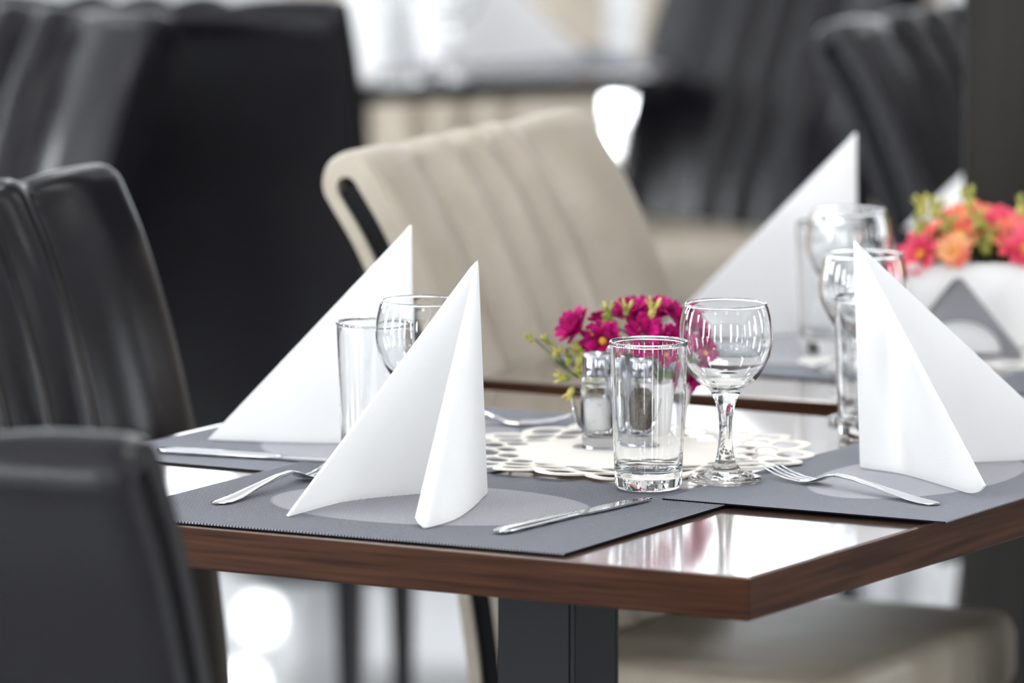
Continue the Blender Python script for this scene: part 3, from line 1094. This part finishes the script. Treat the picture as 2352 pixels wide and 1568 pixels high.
def tri_plate(y, th):
    cu = bpy.data.curves.new('plate', 'CURVE')
    cu.dimensions = '2D'
    cu.fill_mode = 'BOTH'
    cu.extrude = th / 2
    hw, hh, r = 0.066, 0.082, 0.008

    def ring(pts):
        s = cu.splines.new('POLY')
        s.points.add(len(pts) - 1)
        for q, (x, z) in zip(s.points, pts):
            q.co = (x, z, 0, 1)
        s.use_cyclic_u = True
    sl = math.atan2(hh, hw)
    cyy = hh - r / math.cos(sl)
    arc = [(r * math.cos(t), cyy + r * math.sin(t)) for t in [PI / 2 - sl + (2 * sl) * k / 8 - 0 for k in range(9)]]
    arc = [(r * math.cos(t), cyy + r * math.sin(t)) for t in [(PI / 2 - sl) + 2 * sl * k / 8 for k in range(9)]]
    ring([(-hw, 0), (hw, 0)] + arc)
    ring([(0.042 * math.cos(PI * k / 18), 0.005 + 0.033 * math.sin(PI * k / 18)) for k in range(19)])
    tmp = bpy.data.objects.new('tmp', cu)
    COL.objects.link(tmp)
    me = bpy.data.meshes.new_from_object(tmp.evaluated_get(bpy.context.evaluated_depsgraph_get()))
    bpy.data.objects.remove(tmp)
    me.transform(Matrix.Translation((0, y, 0)) @ Matrix.Rotation(PI / 2, 4, 'X'))
    me.materials.clear()
    me.materials.append(M['brushed'])
    o = bpy.data.objects.new('side_plate', me)
    COL.objects.link(o)
    o.parent = hold
    return o


tri_plate(-0.012, 0.0015)
tri_plate(0.024, 0.0015)
bm = bmesh.new()
box(bm, -0.06, 0.06, -0.012, 0.024, 0, 0.0015)
obj('base', bm, M['brushed'], hold, smooth=False)
bm = bmesh.new()
loft(bm, [[Vector((x, y, 0.0018 + z)) for x, z in ((-0.062, 0), (0.062, 0), (0.062, 0.002), (0.0, 0.066), (-0.062, 0.002))] for y in (-0.008, 0.020)])
pk = obj('napkin_stack', bm, M['napkin'], None, smooth=False, loc=hb)
tag(pk, 'small white stack of paper napkins inside the triangular steel holder', 'napkins')


# ------------------------------------------------------------------ chairs
CH_W = 0.51
CREASE = (0.0, 0.285, 0.43, 0.57, 0.715, 1.0)
S_Z = [0.30, 0.42, 0.50, 0.60, 0.70, 0.80, 0.88, 0.935]
S_U = [0.185, 0.176, 0.166, 0.147, 0.120, 0.084, 0.046, 0.010]


def s_curve(n=5):
    pts = spline([(u, z, 0) for u, z in zip(S_U, S_Z)], n)
    out = []
    for i, p in enumerate(pts):
        t = (pts[min(i + 1, len(pts) - 1)] - pts[max(i - 1, 0)]).normalized()
        nrm = Vector((t.y, -t.x, 0))       # towards the front of the chair (+u)
        out.append((p, nrm, t))
    return out


def make_chair(label, upm, seatm, seat_z=0.525, zs=1.0, group='padded dining chairs'):
    root = thing('dining_chair', label, 'chair', (0, 0, 0), 0, group)
    C = s_curve()
    hs, tr, tf = 0.0115, 0.019, 0.026
    W = CH_W
    NX = 73
    # section: outer rear up, roll, outer front down, inner front up, slot end, inner rear down
    sec = []
    for p, n, t in C:
        if p.y > 0.32:
            sec.append((p - n * (hs + tr), 0.0, p, n))
    p, n, t = C[-1]
    for k in range(1, 14):
        a = PI * k / 14
        r = hs + tr + (tf - tr) * k / 14
        sec.append((p - n * r * math.cos(a) + t * (r * 1.05) * math.sin(a), max(0, math.sin(a - PI / 3)) * 0.7, p, n))
    for p, n, t in reversed(C):
        if p.y > 0.43:
            sec.append((p + n * (hs + tf), 1.0, p, n))
    for p, n, t in C:
        if p.y > 0.43:
            sec.append((p + n * hs, 0.0, p, n))
    p, n, t = C[-1]
    for k in range(1, 8):
        a = PI * k / 8
        sec.append((p + n * hs * math.cos(a) + t * hs * math.sin(a), 0.0, p, n))
    for p, n, t in reversed(C):
        if p.y > 0.32:
            sec.append((p - n * hs, 0.0, p, n))
    rings = []
    for i in range(NX):
        x = -W / 2 + W * i / (NX - 1)
        e = min(i, NX - 1 - i)
        edge = {0: 0.30, 1: 0.10, 2: 0.03}.get(e, 0.0)
        fx = min(max(x / W + 0.5, 0.0), 1.0)
        for lo, hi in zip(CREASE, CREASE[1:]):
            if lo <= fx <= hi:
                break
        ph = math.sin(PI * (fx - lo) / (hi - lo))
        if lo == 0.0:
            ph = math.sin(PI / 2 * min(1, (hi - fx) / (hi - lo) * 1.6))
        if hi == 1.0:
            ph = math.sin(PI / 2 * min(1, (fx - lo) / (hi - lo) * 1.6))
        ch = (abs(ph) ** 0.85 - 1) * 0.026
        ring = []
        for q, wgt, pc, nn in sec:
            d = q + nn * (ch * wgt)
            d = d + (pc + nn * (0.004 if wgt >= 0 else 0) - d) * edge * (0.5 if (d - pc).length > 0.013 else 0.0)
            ring.append(Vector((x, d.x, d.y * zs)))
        rings.append(ring)
    bm = bmesh.new()
    loft(bm, rings, cap=True)
    obj('backrest', bm, upm, root, angle=55)
    # black plate that fills the slot between the two padded sheets
    bm = bmesh.new()
    fr = [p - n * (hs - 0.0006) for p, n, t in C if p.y > 0.34] + [p + n * (hs - 0.0006) for p, n, t in reversed(C) if p.y > 0.34]
    loft(bm, [[Vector((x, q.x, q.y * zs)) for q in fr] for x in (-W / 2 + 0.003, W / 2 - 0.003)])
    obj('back_frame', bm, M['frame_black'], root, smooth=False)
    bm = bmesh.new()
    sz = seat_z
    box(bm, -W / 2, W / 2, 0.205, 0.535, sz - 0.085, sz, 0.024, 4)
    obj('seat', bm, seatm, root, angle=60)
    bm = bmesh.new()
    box(bm, -W / 2 + 0.02, W / 2 - 0.02, 0.17, 0.51, sz - 0.11, sz - 0.083, 0.004, 1)
    obj('seat_frame', bm, M['frame_black'], root, smooth=False)
    for sx in (-1, 1):
        for y0, y1 in ((0.195, 0.15), (0.48, 0.44)):
            bm = bmesh.new()
            x0, x1 = sx * (W / 2 - 0.045), sx * (W / 2 - 0.030)
            loft(bm, [[Vector((x + dx * r, y + dy * r, z)) for dx, dy in ((-1, -1), (1, -1), (1, 1), (-1, 1))]
                      for x, y, z, r in ((x1, y1, 0, 0.012), (x0, y0, sz - 0.112, 0.018))])
            obj('leg', bm, M['black_metal'], root, smooth=False)
    return root


def put(root, x, y, f):
    root.location = (x, y, 0)
    root.rotation_euler = (0, 0, math.atan2(-f[0], f[1]))


def top_end(px, py, ztop, f, side):
    """middle of the chair from the pixel of one end of its rolled top; side: +1 if that end is at the chair's local +x"""
    p = at(px, py, ztop)
    f = Vector((f[0], f[1], 0)).normalized()
    lx = Vector((f.y, -f.x, 0))
    return p - lx * side * CH_W / 2


blk = make_chair('black padded chair with fluted back at the left end of the foreground table', M['leather'], M['leather'], 0.455, 1.0)
f = (0.866, -0.5)
p = top_end(228, 385, 0.965, f, -1)
put(blk, p.x, p.y, f)
blk.scale = (1, 0.74, 1)


def black(label, px, py, zt, f, side, group=None):
    p = top_end(px, py, zt, f, side)
    f = Vector((f[0], f[1], 0)).normalized()
    c = dup(blk, (p.x, p.y, 0), math.atan2(-f.x, f.y), label)
    c.scale = (1, 1, 1)
    return c


black('black padded chair nearest the camera at the lower left, its plain back turned to us', 318, 1022, 0.965, (0.36, 0.93), 1)
black('black padded chair at the upper left corner with shiny fluted back', 398, 40, 0.965, (-0.62, -0.78), -1)
black('large plain dark chair back left of the cream chair', 788, 8, 0.965, (0.22, 0.975), 1)
black('black fluted chair at the upper right, beside the dark pillar', 1893, 62, 0.965, (0.86, -0.51), 1)
crm = make_chair('cream padded chair with fluted back behind the foreground table', M['cream'], M['cream'], 0.47, 1.0)
f = (0.89, -0.456)
p = top_end(775, 362, 0.965, f, 1)
put(crm, p.x, p.y, f)
dup(crm, (0.50, 12.4, 0), math.atan2(0.3, -0.95), 'blurred cream chair far back, right of the tall napkins')
dup(crm, (-0.105, 11.95, 0), math.atan2(0.0, -1), 'blurred cream chair far back, seen under the far table')
two = make_chair('dark fluted chair back with a cream seat, right of the far table', M['leather'], M['cream'], 0.535, 1.0)
f = Vector((-0.78, -0.62, 0)).normalized()
q = at(1752, 250, 0.693) - f * 0.122
put(two, q.x, q.y, f)

# ------------------------------------------------------------------ dark pillar
pc = fl(2208, 440, 8.14)
th = math.radians(YAW2)
bm = bmesh.new()
box(bm, 0, 0.62, 0, 0.19, 0, ZC, 0.004, 1)
pil = obj('pillar', bm, M['pillar'], None, smooth=False, loc=(pc.x, pc.y, 0), rotz=th)
struct(pil)
